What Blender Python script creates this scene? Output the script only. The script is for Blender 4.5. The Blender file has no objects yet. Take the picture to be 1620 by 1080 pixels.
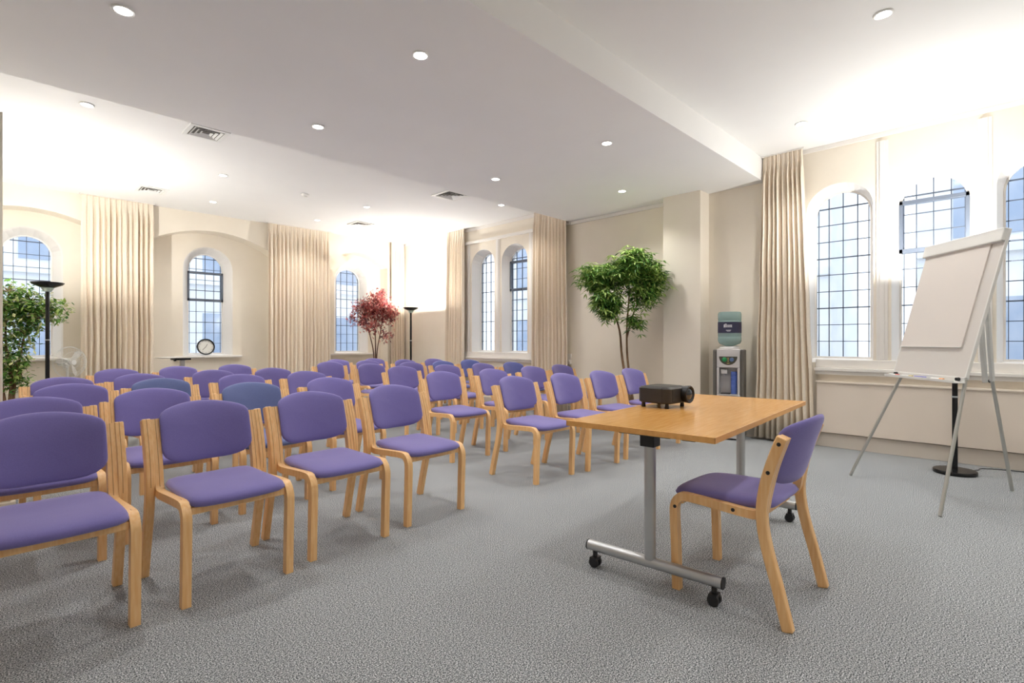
import bpy, bmesh, math, random
from mathutils import Vector, Matrix
random.seed(7)
S = bpy.context.scene
COL = S.collection
PI = math.pi
# ------------------------------------------------------------ camera
YAW = math.radians(44.75)          # view direction measured from +X
cam_d = bpy.data.cameras.new('camera'); cam = bpy.data.objects.new('camera', cam_d); COL.objects.link(cam)
cam_d.sensor_width = 36; cam_d.lens = 820/1620*36; cam_d.clip_start = .05
cam.location = (0, 0, 1.15); cam.rotation_euler = (PI/2, 0, YAW-PI/2)
S.camera = cam
# ------------------------------------------------------------ view, world
S.view_settings.view_transform = 'Standard'; S.view_settings.look = 'None'
S.view_settings.gamma = 1; S.view_settings.use_curve_mapping = False
S.view_settings.exposure = 0.98
S.cycles.max_bounces = 10; S.cycles.diffuse_bounces = 6; S.cycles.transparent_max_bounces = 12
S.cycles.sample_clamp_indirect = 6
W = bpy.data.worlds.new('daylight'); S.world = W; W.use_nodes = True
nt = W.node_tree; bg = nt.nodes['Background']
tc = nt.nodes.new('ShaderNodeTexCoord'); sx = nt.nodes.new('ShaderNodeSeparateXYZ'); cr = nt.nodes.new('ShaderNodeValToRGB')
nt.links.new(tc.outputs['Generated'], sx.inputs[0]); nt.links.new(sx.outputs['Z'], cr.inputs[0]); nt.links.new(cr.outputs[0], bg.inputs[0])
cr.color_ramp.elements[0].color = (.86, .93, 1, 1); cr.color_ramp.elements[0].position = .0
cr.color_ramp.elements[1].color = (.88, .94, 1, 1); cr.color_ramp.elements[1].position = .7
bg.inputs[1].default_value = 1.22
# light levels
DOWN_W, UP_W = 32.0, 150.0
WARM = (1.0, .977, .932)
# ------------------------------------------------------------ materials
def M(name, col, rough=.5, metal=0, spec=.5, **k):
    m = bpy.data.materials.new(name); m.use_nodes = True
    b = m.node_tree.nodes['Principled BSDF']
    b.inputs['Base Color'].default_value = (*col, 1); b.inputs['Roughness'].default_value = rough
    b.inputs['Metallic'].default_value = metal; b.inputs['Specular IOR Level'].default_value = spec
    for a, v in k.items(): b.inputs[a.replace('_', ' ')].default_value = v
    return m
def noise_mat(name, c1, c2, scale, rough=.8, bump=0, stretch=(1, 1, 1), detail=4, spec=.3, p=(.35, .65), dist=.002):
    m = M(name, c1, rough, spec=spec); n = m.node_tree.nodes; l = m.node_tree.links; b = n['Principled BSDF']
    t = n.new('ShaderNodeTexCoord'); mp = n.new('ShaderNodeMapping'); mp.inputs['Scale'].default_value = stretch
    nz = n.new('ShaderNodeTexNoise'); nz.inputs['Scale'].default_value = scale; nz.inputs['Detail'].default_value = detail
    r = n.new('ShaderNodeValToRGB'); r.color_ramp.elements[0].position, r.color_ramp.elements[1].position = p
    r.color_ramp.elements[0].color = (*c1, 1); r.color_ramp.elements[1].color = (*c2, 1)
    l.new(t.outputs['Object'], mp.inputs[0]); l.new(mp.outputs[0], nz.inputs['Vector']); l.new(nz.outputs['Fac'], r.inputs[0]); l.new(r.outputs[0], b.inputs['Base Color'])
    if bump:
        bp = n.new('ShaderNodeBump'); bp.inputs['Strength'].default_value = bump; bp.inputs['Distance'].default_value = dist
        l.new(nz.outputs['Fac'], bp.inputs['Height']); l.new(bp.outputs[0], b.inputs['Normal'])
    return m
def emit(name, col, s):
    m = bpy.data.materials.new(name); m.use_nodes = True; n = m.node_tree.nodes
    e = n.new('ShaderNodeEmission'); e.inputs[0].default_value = (*col, 1); e.inputs[1].default_value = s
    m.node_tree.links.new(e.outputs[0], n['Material Output'].inputs[0]); return m
mWall = noise_mat('wall_paint', (.83, .765, .66), (.85, .785, .68), 3, .75)
mTrim = M('white_trim_paint', (.84, .81, .77), .45)
mCeil = noise_mat('ceiling_paint', (.865, .862, .852), (.88, .876, .866), 2, .85)
mPanel = M('cream_panel_paint', (.78, .69, .60), .5)
mSkirt = M('skirting_paint', (.66, .60, .53), .5)
mWood = noise_mat('beech_wood', (.84, .48, .20), (.90, .58, .28), 6, .38, 0, (14, 14, 1.2), 5, .5)
mPost = mWood.copy(); mPost.name = 'beech_laminated_post'
n = mPost.node_tree.nodes; l = mPost.node_tree.links; b = n['Principled BSDF']
src = b.inputs['Base Color'].links[0].from_socket
t = n.new('ShaderNodeTexCoord'); sp = n.new('ShaderNodeSeparateXYZ'); l.new(t.outputs['Object'], sp.inputs[0])
def mth(op, a, v):
    k = n.new('ShaderNodeMath'); k.operation = op; l.new(a, k.inputs[0])
    if isinstance(v, (int, float)): k.inputs[1].default_value = v
    else: l.new(v, k.inputs[1])
    return k.outputs[0]
ax = mth('ABSOLUTE', sp.outputs['X'], 0)
ln = mth('MAXIMUM', mth('LESS_THAN', mth('ABSOLUTE', mth('SUBTRACT', ax, .226), 0), .0011), mth('LESS_THAN', mth('ABSOLUTE', mth('SUBTRACT', ax, .2615), 0), .0011))
ln = mth('MULTIPLY', ln, mth('GREATER_THAN', sp.outputs['Z'], .455))
mx = n.new('ShaderNodeMixRGB'); mx.inputs[2].default_value = (.30, .13, .04, 1); l.new(ln, mx.inputs[0]); l.new(src, mx.inputs[1]); l.new(mx.outputs[0], b.inputs['Base Color'])
mTable = noise_mat('table_beech_veneer', (.70, .335, .085), (.82, .44, .14), 5, .18, 0, (1.2, 16, 6), 5, .5)
mEdge = noise_mat('table_edge_band', (.74, .36, .10), (.82, .44, .14), 5, .35, 0, (1, 8, 8), 4, .5)
def fabric(name, c):
    m = noise_mat(name, tuple(v*.92 for v in c), tuple(min(1, v*1.08) for v in c), 420, .9, .25, spec=.2, dist=.0006)
    b = m.node_tree.nodes['Principled BSDF']; b.inputs['Sheen Weight'].default_value = .6; b.inputs['Sheen Roughness'].default_value = .5
    b.inputs['Sheen Tint'].default_value = (.75, .7, 1, 1); return m
mPurple = fabric('purple_wool', (.180, .155, .40))
mPurpleDaylit = fabric('purple_wool_daylight_tint', (.125, .15, .40))  # purple fabric with the bluish window daylight painted into its colour
mTeal = fabric('slate_blue_wool', (.125, .16, .33))
mSteel = M('satin_steel', (.52, .53, .54), .38, .85)
mAlu = M('brushed_aluminium', (.50, .50, .47), .4, .7)
mBlack = M('black_plastic', (.012, .012, .014), .45)
mBlackM = M('black_lacquered_metal', (.010, .011, .013), .25, .3)
mWhiteP = M('white_plastic', (.82, .82, .80), .35)
mBoard = M('flipchart_board_enamel', (.74, .71, .68), .4)
mPaper = M('flipchart_paper', (.80, .75, .71), .8)
mDkGrey = M('projector_casing', (.035, .031, .028), .42)
mGrille = M('projector_grille', (.008, .008, .008), .5)
mLens = M('lens_glass', (.01, .015, .025), .05, 0, .9)
mSilver = M('silver_plastic', (.62, .60, .60), .35, .25)
mCoolSide = M('grey_cooler_side', (.12, .11, .095), .5)
mCtl = M('cooler_control_plate', (.07, .065, .045), .5)
mGreen = M('green_button', (.01, .25, .07), .4)
mBlueB = M('blue_button', (.10, .16, .30), .4)
mCup = M('blue_translucent_plastic', (.10, .17, .50), .3)
mBottle = M('water_bottle_plastic', (.42, .58, .58), .12, 0, .5, Transmission_Weight=.55, IOR=1.2)
mLabel = M('bottle_label', (.03, .03, .07), .5)
mInk = M('white_print', (.75, .75, .8), .6)
mPot = noise_mat('terracotta_pot', (.20, .09, .05), (.26, .12, .07), 12, .8)
mSoil = noise_mat('potting_soil', (.03, .02, .012), (.07, .045, .03), 40, .95, .5)
mBark = noise_mat('tree_bark', (.16, .10, .055), (.30, .19, .11), 25, .85, .5, (1, 1, .3))
mBarkD = noise_mat('dark_bark', (.09, .05, .035), (.18, .10, .07), 25, .85, .5, (1, 1, .3))
def leafmat(name, c):
    m = M(name, c, .42, 0, .4); n = m.node_tree.nodes; l = m.node_tree.links
    tr = n.new('ShaderNodeBsdfTranslucent'); tr.inputs[0].default_value = (*c, 1)
    mx = n.new('ShaderNodeMixShader'); mx.inputs[0].default_value = .25
    l.new(n['Principled BSDF'].outputs[0], mx.inputs[1]); l.new(tr.outputs[0], mx.inputs[2]); l.new(mx.outputs[0], n['Material Output'].inputs[0]); return m
mGlassThin = bpy.data.materials.new('window_glass'); mGlassThin.use_nodes = True
n = mGlassThin.node_tree.nodes; l = mGlassThin.node_tree.links
g1 = n.new('ShaderNodeBsdfTransparent'); g1.inputs[0].default_value = (.93, .96, 1, 1)
g2 = n.new('ShaderNodeBsdfGlossy'); g2.inputs['Roughness'].default_value = .08
gm = n.new('ShaderNodeMixShader'); gm.inputs[0].default_value = .06
l.new(g1.outputs[0], gm.inputs[1]); l.new(g2.outputs[0], gm.inputs[2]); l.new(gm.outputs[0], n['Material Output'].inputs[0])
mLead = M('lead_came', (.09, .11, .15), .5, .2)
mFrameD = M('grey_casement_paint', (.12, .145, .19), .45)
mReveal = M('reveal_paint', (.80, .80, .80), .6)
mCurtain = noise_mat('cream_curtain_linen', (.78, .68, .56), (.85, .755, .63), 160, .9, .15, (1, 1, .25), spec=.1, dist=.0006)
mLamp = emit('downlight_glow', (1, .96, .88), 14)
mBulb = emit('uplighter_tube', (1, .95, .85), 20)
mGlassC = M('frosted_glass_collar', (.55, .70, .62), .3)
mStone = noise_mat('facade_stone', (.78, .80, .83), (.88, .88, .88), 1.5, .9)
mStoneD = noise_mat('facade_dark_glass', (.34, .42, .55), (.46, .52, .62), 2, .3)
mGround = noise_mat('street_paving', (.5, .5, .5), (.6, .6, .6), 3, .9)
mClock = M('clock_face', (.80, .80, .76), .5)
mTop = M('grey_laminate', (.55, .53, .50), .35)
mVentD = M('vent_dark', (.10, .09, .08), .8)
# carpet
mCarpet = M('carpet', (.3, .3, .3), .95, spec=.1)
n = mCarpet.node_tree.nodes; l = mCarpet.node_tree.links; b = n['Principled BSDF']
t = n.new('ShaderNodeTexCoord')
a1 = n.new('ShaderNodeTexNoise'); a1.inputs['Scale'].default_value = 195; a1.inputs['Detail'].default_value = 5; a1.inputs['Roughness'].default_value = .75
a2 = n.new('ShaderNodeTexNoise'); a2.inputs['Scale'].default_value = 1.4; a2.inputs['Detail'].default_value = 3
r = n.new('ShaderNodeValToRGB'); e = r.color_ramp.elements
e[0].position = .415; e[0].color = (.035, .042, .047, 1); e[1].position = .585; e[1].color = (.80, .82, .84, 1)
q = e.new(.5); q.color = (.235, .25, .262, 1)
r2 = n.new('ShaderNodeValToRGB'); r2.color_ramp.elements[0].color = (.93, .93, .93, 1); r2.color_ramp.elements[1].color = (1.05, 1.05, 1.05, 1)
mx = n.new('ShaderNodeMixRGB'); mx.blend_type = 'MULTIPLY'; mx.inputs[0].default_value = 1
bp = n.new('ShaderNodeBump'); bp.inputs['Strength'].default_value = .6; bp.inputs['Distance'].default_value = .004
for x in (a1, a2): l.new(t.outputs['Object'], x.inputs['Vector'])
l.new(a1.outputs['Fac'], r.inputs[0]); l.new(a2.outputs['Fac'], r2.inputs[0]); l.new(r.outputs[0], mx.inputs[1]); l.new(r2.outputs[0], mx.inputs[2])
l.new(mx.outputs[0], b.inputs['Base Color']); l.new(a1.outputs['Fac'], bp.inputs['Height']); l.new(bp.outputs[0], b.inputs['Normal'])
# ------------------------------------------------------------ mesh helpers
def obj(name, bm, mats, parent=None, smooth=True, bevel=0, angle=40):
    bmesh.ops.recalc_face_normals(bm, faces=bm.faces[:])
    me = bpy.data.meshes.new(name); bm.to_mesh(me); bm.free()
    for m in (mats if isinstance(mats, (list, tuple)) else [mats]): me.materials.append(m)
    o = bpy.data.objects.new(name, me); COL.objects.link(o)
    if smooth:
        me.polygons.foreach_set('use_smooth', [True]*len(me.polygons))
        try: me.set_sharp_from_angle(angle=math.radians(angle))
        except Exception: pass
    if bevel:
        md = o.modifiers.new('bevel', 'BEVEL'); md.width = bevel; md.segments = 2; md.limit_method = 'ANGLE'; md.angle_limit = .6
    if parent: o.parent = parent
    return o
def tag(o, label, cat, group=None):
    o['label'] = label; o['category'] = cat
    if group: o['group'] = group
    return o
def struct(o, label=None):
    o['kind'] = 'structure'
    if label: o['label'] = label
    return o
def empty(name, loc=(0, 0, 0), rz=0):
    o = bpy.data.objects.new(name, None); COL.objects.link(o); o.location = loc; o.rotation_euler = (0, 0, rz); o.empty_display_size = .1
    return o
def thing(name, label, cat, loc=(0, 0, 0), rz=0, group=None): return tag(empty(name, loc, rz), label, cat, group)
def dup(root, loc=None, rz=None):
    r = root.copy(); COL.objects.link(r)
    if loc is not None: r.location = loc
    if rz is not None: r.rotation_euler = (0, 0, rz)
    for ch in list(root.children):
        c = ch.copy(); COL.objects.link(c); c.parent = r
        for g in list(ch.children):
            d = g.copy(); COL.objects.link(d); d.parent = c
    return r
def box(bm, a, b, mi=0):
    (x0, y0, z0), (x1, y1, z1) = a, b
    v = [bm.verts.new(p) for p in ((x0, y0, z0), (x1, y0, z0), (x1, y1, z0), (x0, y1, z0), (x0, y0, z1), (x1, y0, z1), (x1, y1, z1), (x0, y1, z1))]
    for f in ((0, 3, 2, 1), (4, 5, 6, 7), (0, 1, 5, 4), (1, 2, 6, 5), (2, 3, 7, 6), (3, 0, 4, 7)):
        bm.faces.new([v[i] for i in f]).material_index = mi
def boxm(a, b):
    bm = bmesh.new(); box(bm, a, b); return bm
def frames(path):
    T = []
    for i in range(len(path)):
        T.append((path[min(i+1, len(path)-1)]-path[max(i-1, 0)]).normalized())
    return T
def sweep(bm, path, w, h, side=Vector((1, 0, 0)), mi=0):
    """rectangular laminate swept along a path; `side` is the width direction"""
    path = [Vector(p) for p in path]; rings = []
    for p, t in zip(path, frames(path)):
        s = side.normalized(); nn = t.cross(s).normalized()
        rings.append([bm.verts.new(p+s*(w/2*a)+nn*(h/2*b)) for a, b in ((-1, -1), (1, -1), (1, 1), (-1, 1))])
    for r0, r1 in zip(rings, rings[1:]):
        for i in range(4): bm.faces.new((r0[i], r0[(i+1) % 4], r1[(i+1) % 4], r1[i])).material_index = mi
    bm.faces.new(rings[0][::-1]).material_index = mi; bm.faces.new(rings[-1]).material_index = mi
def tube(bm, path, r, seg=12, mi=0):
    path = [Vector(p) for p in path]; rings = []
    rr = r if isinstance(r, (list, tuple)) else [r]*len(path)
    up = None
    for p, t, q in zip(path, frames(path), rr):
        if up is None: up = Vector((0, 0, 1)) if abs(t.z) < .9 else Vector((1, 0, 0))
        a = t.cross(up).normalized(); b_ = a.cross(t).normalized(); up = b_
        rings.append([bm.verts.new(p+(a*math.cos(2*PI*i/seg)+b_*math.sin(2*PI*i/seg))*q) for i in range(seg)])
    for r0, r1 in zip(rings, rings[1:]):
        for i in range(seg): bm.faces.new((r0[i], r0[(i+1) % seg], r1[(i+1) % seg], r1[i])).material_index = mi
    bm.faces.new(rings[0][::-1]).material_index = mi; bm.faces.new(rings[-1]).material_index = mi
def lathe(bm, prof, seg=32, c=(0, 0, 0), mi=0, axis='z'):
    def P(r, a, z):
        if axis == 'z': return (c[0]+r*math.cos(a), c[1]+r*math.sin(a), c[2]+z)
        if axis == 'x': return (c[0]+z, c[1]+r*math.cos(a), c[2]+r*math.sin(a))
        return (c[0]+r*math.cos(a), c[1]+z, c[2]+r*math.sin(a))
    rings = []
    for r, z in prof:
        rings.append([bm.verts.new(P(0, 0, z))] if r < 1e-6 else [bm.verts.new(P(r, 2*PI*i/seg, z)) for i in range(seg)])
    for a, b_ in zip(rings, rings[1:]):
        for i in range(seg):
            j = (i+1) % seg
            if len(a) == 1 and len(b_) == 1: continue
            if len(a) == 1: f = (a[0], b_[j], b_[i])
            elif len(b_) == 1: f = (a[i], a[j], b_[0])
            else: f = (a[i], a[j], b_[j], b_[i])
            bm.faces.new(f).material_index = mi
def smoothpath(pts, n=5):
    P = [Vector(p) for p in pts]; out = []
    for i in range(len(P)-1):
        p0, p1, p2, p3 = P[max(i-1, 0)], P[i], P[i+1], P[min(i+2, len(P)-1)]
        for k in range(n):
            t_ = k/n
            out.append(.5*((2*p1)+(-p0+p2)*t_+(2*p0-5*p1+4*p2-p3)*t_*t_+(-p0+3*p1-3*p2+p3)*t_**3))
    out.append(P[-1]); return out
def pillow(fn, N=44, th=.03, ex=5, rings=(0, .35, .62, .8, .9, .96, 1.0)):
    """closed cushion: fn(cx, cy, t) maps superellipse disc coords and signed thickness to 3-D"""
    bm = bmesh.new(); top = []; bot = []
    for s in rings:
        tt = th*(1-s**6)**.5 if s < 1 else 0
        if s == 0:
            top.append([bm.verts.new(fn(0, 0, tt))]); bot.append([bm.verts.new(fn(0, 0, -tt))]); continue
        ra, rb = [], []
        for i in range(N):
            a = 2*PI*i/N; ca, sa = math.cos(a), math.sin(a)
            k = (abs(ca)**ex+abs(sa)**ex)**(-1/ex); x, y = s*k*ca, s*k*sa
            v = bm.verts.new(fn(x, y, tt)); ra.append(v)
            rb.append(v if s == 1 else bm.verts.new(fn(x, y, -tt)))
        top.append(ra); bot.append(rb)
    for R, fl in ((top, 0), (bot, 1)):
        for a, b_ in zip(R, R[1:]):
            for i in range(N):
                j = (i+1) % N
                f = (a[0], b_[i], b_[j]) if len(a) == 1 else (a[i], b_[i], b_[j], a[j])
                bm.faces.new(f[::-1] if fl else f)
    return bm
# ------------------------------------------------------------ room shell
H1, H2 = 3.31, 3.04
XW, YB, XL, YF = 6.49, 9.85, -1.2, -4.3
BY0, BY1 = 2.20, 5.12
struct(obj('floor', boxm((XL-.1, YF-.1, -.1), (XW+.3, YB+.6, 0)), mCarpet, smooth=False), 'mottled grey loop pile carpet')
struct(obj('ceiling', boxm((XL-.1, YF-.1, H1), (XW+.3, YB+.6, H1+.15)), mCeil, smooth=False), 'smooth white painted ceiling')
struct(obj('ceiling_beam', boxm((XL, BY0, H2), (XW, BY1, H1)), mCeil, smooth=False), 'wide dropped section of the white ceiling')
def arch_pts(c, hw, zs, za, n=14):
    if hw > .6: return [(c-hw+2*hw*i/n, zs+(za-zs)*(1-(2*i/n-1)**2)) for i in range(n+1)]
    return [(c-hw*math.cos(PI*i/n), zs+(za-zs)*math.sin(PI*i/n)) for i in range(n+1)]
def panel(bm, P, u0, u1, z0, z1, ops, d=0, mi=0):
    """wall face with arched openings. P(u, depth, z) -> xyz; ops = [(c, hw, sill, spring, apex)]"""
    def quad(pts): bm.faces.new([bm.verts.new(P(u, d, z)) for u, z in pts]).material_index = mi
    ops = sorted(ops); cur = u0
    for c, hw, sl, zs, za in ops:
        quad([(cur, z0), (c-hw, z0), (c-hw, z1), (cur, z1)])
        if sl > z0: quad([(c-hw, z0), (c+hw, z0), (c+hw, sl), (c-hw, sl)])
        A = arch_pts(c, hw, zs, za)
        for (a, az), (b_, bz) in zip(A, A[1:]): quad([(a, az), (b_, bz), (b_, z1), (a, z1)])
        cur = c+hw
    quad([(cur, z0), (u1, z0), (u1, z1), (cur, z1)])
def outline(op):
    c, hw, sl, zs, za = op
    return [(c-hw, sl)]+arch_pts(c, hw, zs, za)+[(c+hw, sl)]
def reveal(bm, P, o1, d1, o2, d2, mi=0, closed=True):
    A, B = outline(o1), outline(o2); k = len(A)
    va = [bm.verts.new(P(u, d1, z)) for u, z in A]; vb = [bm.verts.new(P(u, d2, z)) for u, z in B]
    for i in range(k if closed else k-1):
        j = (i+1) % k; bm.faces.new((va[i], va[j], vb[j], vb[i])).material_index = mi
def PR(u, d, z): return (XW+d, u, z)
def PB(u, d, z): return (u, YB+d, z)
near_c = [1.445, .66, -.125, -2.1, -2.885, -3.67]; far_c = [7.20, 6.38, 5.56]
R_ops = [(c, .315, .92, 2.58, 2.87) for c in near_c+far_c]
R_gl = {c: (c, .275, .965, 2.55, 2.82) for c in near_c+far_c}
D = .18
bm = bmesh.new(); panel(bm, PR, YF, YB+.4, 0, H1, R_ops)
for o in R_ops:
    g = R_gl[o[0]]; m1 = (o[0], .30, .945, 2.565, 2.85)
    reveal(bm, PR, o, 0, m1, .07, 1); reveal(bm, PR, m1, .07, g, D, 1); reveal(bm, PR, g, D, g, D+.1, 1)
panel(bm, PR, YF, YB+.4, 0, H1, list(R_gl.values()), D+.1)
struct(obj('wall_right', bm, [mWall, mTrim], smooth=False), 'cream wall with groups of three arched leaded windows')
# back wall with three niches
NI = [(.40, .92, 0, 2.74, 3.02), (2.72, 1.0, 0, 2.74, 3.03), (5.42, .68, 0, 2.74, 3.0)]
WB = [.385, 2.706, 5.42]; ND = .32
B_op = [(c, .39, .90, 2.42, 2.80) for c in WB]; B_gl = [(c, .28, .93, 2.42, 2.70) for c in WB]
bm = bmesh.new(); panel(bm, PB, XL, XW, 0, H1, NI)
for o in NI: reveal(bm, PB, o, 0, o, ND, 0, False)
panel(bm, PB, XL, XW, 0, H1, B_op, ND)
for o, g in zip(B_op, B_gl):
    m1 = (o[0], .37, .91, 2.42, 2.78); reveal(bm, PB, o, ND, m1, ND+.02, 1); reveal(bm, PB, m1, ND+.02, g, ND+.18, 1); reveal(bm, PB, g, ND+.18, g, ND+.28, 1)
panel(bm, PB, XL, XW+.3, 0, H1, B_gl, ND+.28)
struct(obj('wall_back', bm, [mWall, mTrim], smooth=False), 'cream wall with shallow arched niches around leaded windows')
struct(obj('wall_left', boxm((XL-.12, YF, 0), (XL, YB+.4, H1)), mWall, smooth=False), 'plain cream wall')
struct(obj('wall_front', boxm((XL-.12, YF-.12, 0), (XW+.3, YF, H1)), mWall, smooth=False), 'plain cream wall')
# column on the right wall and pier at the left edge
struct(obj('wall_column', boxm((6.24, 2.88, 0), (XW, 3.39, H2)), mWall, bevel=.006, smooth=False), 'square cream column standing out of the wall')
bm = bmesh.new(); box(bm, (-.35, 4.72, 0), (.062, 4.92, 2.64)); box(bm, (-.40, 4.67, 0), (.122, 4.95, .11)); box(bm, (-.38, 4.69, .11), (.10, 4.94, .135))
struct(obj('wall_pier', bm, mWall, bevel=.004, smooth=False), 'cream pier with a plinth at the left edge')
# windows
def window(n, P, g, d, casement, label, nx=4, bars=None):
    root = struct(empty('window_%d' % n, P(g[0], d, g[2])), label)
    inv = Vector(P(g[0], d, g[2]))
    c, hw, sl, zs, za = g
    def Q(u, dd, z): return tuple(Vector(P(u, dd, z))-inv)
    def hwz(z):
        return hw if z <= zs else hw*math.sqrt(max(0, 1-((z-zs)/(za-zs))**2))
    def ring(bm, o1, o2, da, db):
        A, B = outline(o1), outline(o2); k = len(A)
        V = [[bm.verts.new(Q(u, dd, z)) for u, z in X] for X, dd in ((A, da), (B, da), (B, db), (A, db))]
        for m in range(4):
            for i in range(k):
                j = (i+1) % k; bm.faces.new((V[m][i], V[m][j], V[(m+1) % 4][j], V[(m+1) % 4][i]))
    bm = bmesh.new(); ring(bm, g, (c, hw-.018, sl+.018, zs, za-.018), d+.005, d+.04); obj('window_frame', bm, mTrim, root, smooth=False)
    bm = bmesh.new(); A = outline(g)
    va = [bm.verts.new(Q(u, d+.030, z)) for u, z in A]; bm.faces.new(va)
    vb = [bm.verts.new(Q(u, d+.034, z)) for u, z in A]; bm.faces.new(vb[::-1])
    obj('glass', bm, mGlassThin, root, smooth=False)
    bm = bmesh.new(); w = .0036
    def bar(u0, z0, u1, z1, w=w, da=d+.022, db=d+.040):
        a, b_ = Q(u0-w if abs(u0-u1) < 1e-6 else u0, da, z0-w if abs(z0-z1) < 1e-6 else z0), Q(u1+w if abs(u0-u1) < 1e-6 else u1, db, z1+w if abs(z0-z1) < 1e-6 else z1)
        box(bm, a, b_)
    for i in range(1, nx):
        u = c-hw+2*hw*i/nx; k = abs(u-c)/hw
        bar(u, sl, u, zs+(za-zs)*math.sqrt(1-k*k))
    for s in (-1, 1): bar(c+s*(hw-.035), sl, c+s*(hw-.035), zs+.1, .003)
    z = sl+.187
    i = 0
    while z < za-.04:
        hh = hwz(z); bar(c-hh, z, c+hh, z, .006 if i % 3 == 2 else .0036); z += .187; i += 1
    obj('leading', bm, mLead, root, smooth=False)
    if casement:
        z0, z1 = casement; bm = bmesh.new(); da, db = d-.012, d+.045; h2 = hw+.002
        for a, b_ in (((c-h2, z0), (c+h2, z0+.045)), ((c-h2, z1-.04), (c+h2, z1)), ((c-h2, z0), (c-h2+.032, z1)), ((c+h2-.032, z0), (c+h2, z1))):
            box(bm, Q(a[0], da, a[1]), Q(b_[0], db, b_[1]))
        obj('casement_frame', bm, mFrameD, root, smooth=False, bevel=.003)
        bm = bmesh.new(); box(bm, Q(c-.03, d-.04, z0+.005), Q(c+.05, d-.01, z0+.02)); obj('casement_handle', bm, mLead, root, smooth=False)
    return root
wn = 0
for c in near_c:
    wn += 1; window(wn, PR, R_gl[c], D, (2.06, 2.60) if c in (.66, -2.885) else None, 'tall arched leaded window in the right wall')
for c in far_c:
    wn += 1; window(wn, PR, R_gl[c], D, (2.06, 2.60) if c == 6.38 else None, 'tall arched leaded window at the far end of the right wall')
for c, g in zip(WB, B_gl):
    wn += 1; window(wn, PB, g, ND+.18, (1.86, 2.38) if c == WB[1] else None, 'arched leaded window in the back wall')
# daylight portals
for c in near_c+far_c:
    ld = bpy.data.lights.new('window_portal', 'AREA'); ld.shape = 'RECTANGLE'; ld.size = .56; ld.size_y = 1.9; ld.cycles.is_portal = True
    lo = bpy.data.objects.new('window_portal', ld); COL.objects.link(lo); lo.location = (XW+D+.12, c, 1.89); lo.rotation_euler = (0, PI/2, 0); ld.size, ld.size_y = 1.9, .56
for c in WB:
    ld = bpy.data.lights.new('window_portal', 'AREA'); ld.shape = 'RECTANGLE'; ld.size = .56; ld.size_y = 1.8; ld.cycles.is_portal = True
    lo = bpy.data.objects.new('window_portal', ld); COL.objects.link(lo); lo.location = (c, YB+ND+.30, 1.82); lo.rotation_euler = (-PI/2, 0, 0)
# trims on the right wall
bm = bmesh.new()
for y in (1.0525, .2675, 1.84, -.52): box(bm, (XW-.010, y-.05, .955), (XW, y+.05, 3.22)); box(bm, (XW-.018, y-.022, .955), (XW-.008, y+.022, 3.22))
struct(obj('trim_1', bm, mTrim, smooth=False, bevel=.006), 'slender white mullions between the near windows')
bm = bmesh.new()
for y in (6.79, 5.97, 7.61): box(bm, (XW-.010, y-.05, .955), (XW, y+.05, 3.05)); box(bm, (XW-.018, y-.022, .955), (XW-.008, y+.022, 3.05))
box(bm, (XW-.05, 5.1, 3.0), (XW, 7.75, 3.05))
struct(obj('trim_2', bm, mTrim, smooth=False, bevel=.006), 'white mullions and lintel of the far windows')
for k, (y0, y1) in enumerate(((YF, 1.66), (5.1, 7.75))):
    bm = bmesh.new(); box(bm, (XW-.075, y0, .83), (XW, y1, .865)); box(bm, (XW-.02, y0, .865), (XW+.01, y1, .955)); box(bm, (XW-.05, y0, .79), (XW, y1, .83))
    struct(obj('trim_%d' % (3+k), bm, mTrim, smooth=False, bevel=.006), 'white window ledge')
bm = bmesh.new(); box(bm, (XW-.07, YF, .16), (XW, 1.64, .715)); box(bm, (XW-.085, YF, .70), (XW, 1.645, .72))
struct(obj('trim_5', bm, mPanel, smooth=False, bevel=.004), 'cream boxed panelling below the window ledge')
bm = bmesh.new(); box(bm, (XW-.035, YF, 0), (XW, 2.88, .15)); box(bm, (6.215, 2.86, 0), (6.24, 3.41, .13)); box(bm, (6.24, 2.86, 0), (XW, 2.88, .13)); box(bm, (XW-.03, 3.39, 0), (XW, YB, .13))
struct(obj('baseboard_right', bm, mSkirt, smooth=False, bevel=.004))
bm = bmesh.new(); box(bm, (XL, YB-.02, 0), (NI[0][0]-NI[0][1], YB, .13))
for a, b_ in ((1.32, 1.72), (3.72, 4.74), (6.1, XW)): box(bm, (a, YB-.02, 0), (b_, YB, .13))
struct(obj('baseboard_back', bm, mSkirt, smooth=False, bevel=.004))
for k, c in enumerate(WB):
    bm = bmesh.new(); box(bm, (c-.52, YB+ND-.10, .87), (c+.52, YB+ND+.03, .905)); box(bm, (c-.39, YB+ND, .88), (c+.39, YB+ND+.17, .915))
    struct(obj('trim_%d' % (6+k), bm, mTrim, smooth=False, bevel=.005), 'white sill of the back window')
bm = bmesh.new(); box(bm, (XW-.03, 3.39, H2-.05), (XW, BY1, H2)); box(bm, (XW-.02, BY1, H1-.06), (XW, YB, H1)); box(bm, (XW-.02, YF, H1-.05), (XW, BY0, H1))
struct(obj('trim_9', bm, mTrim, smooth=False, bevel=.006), 'narrow cornice along the ceiling')
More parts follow.
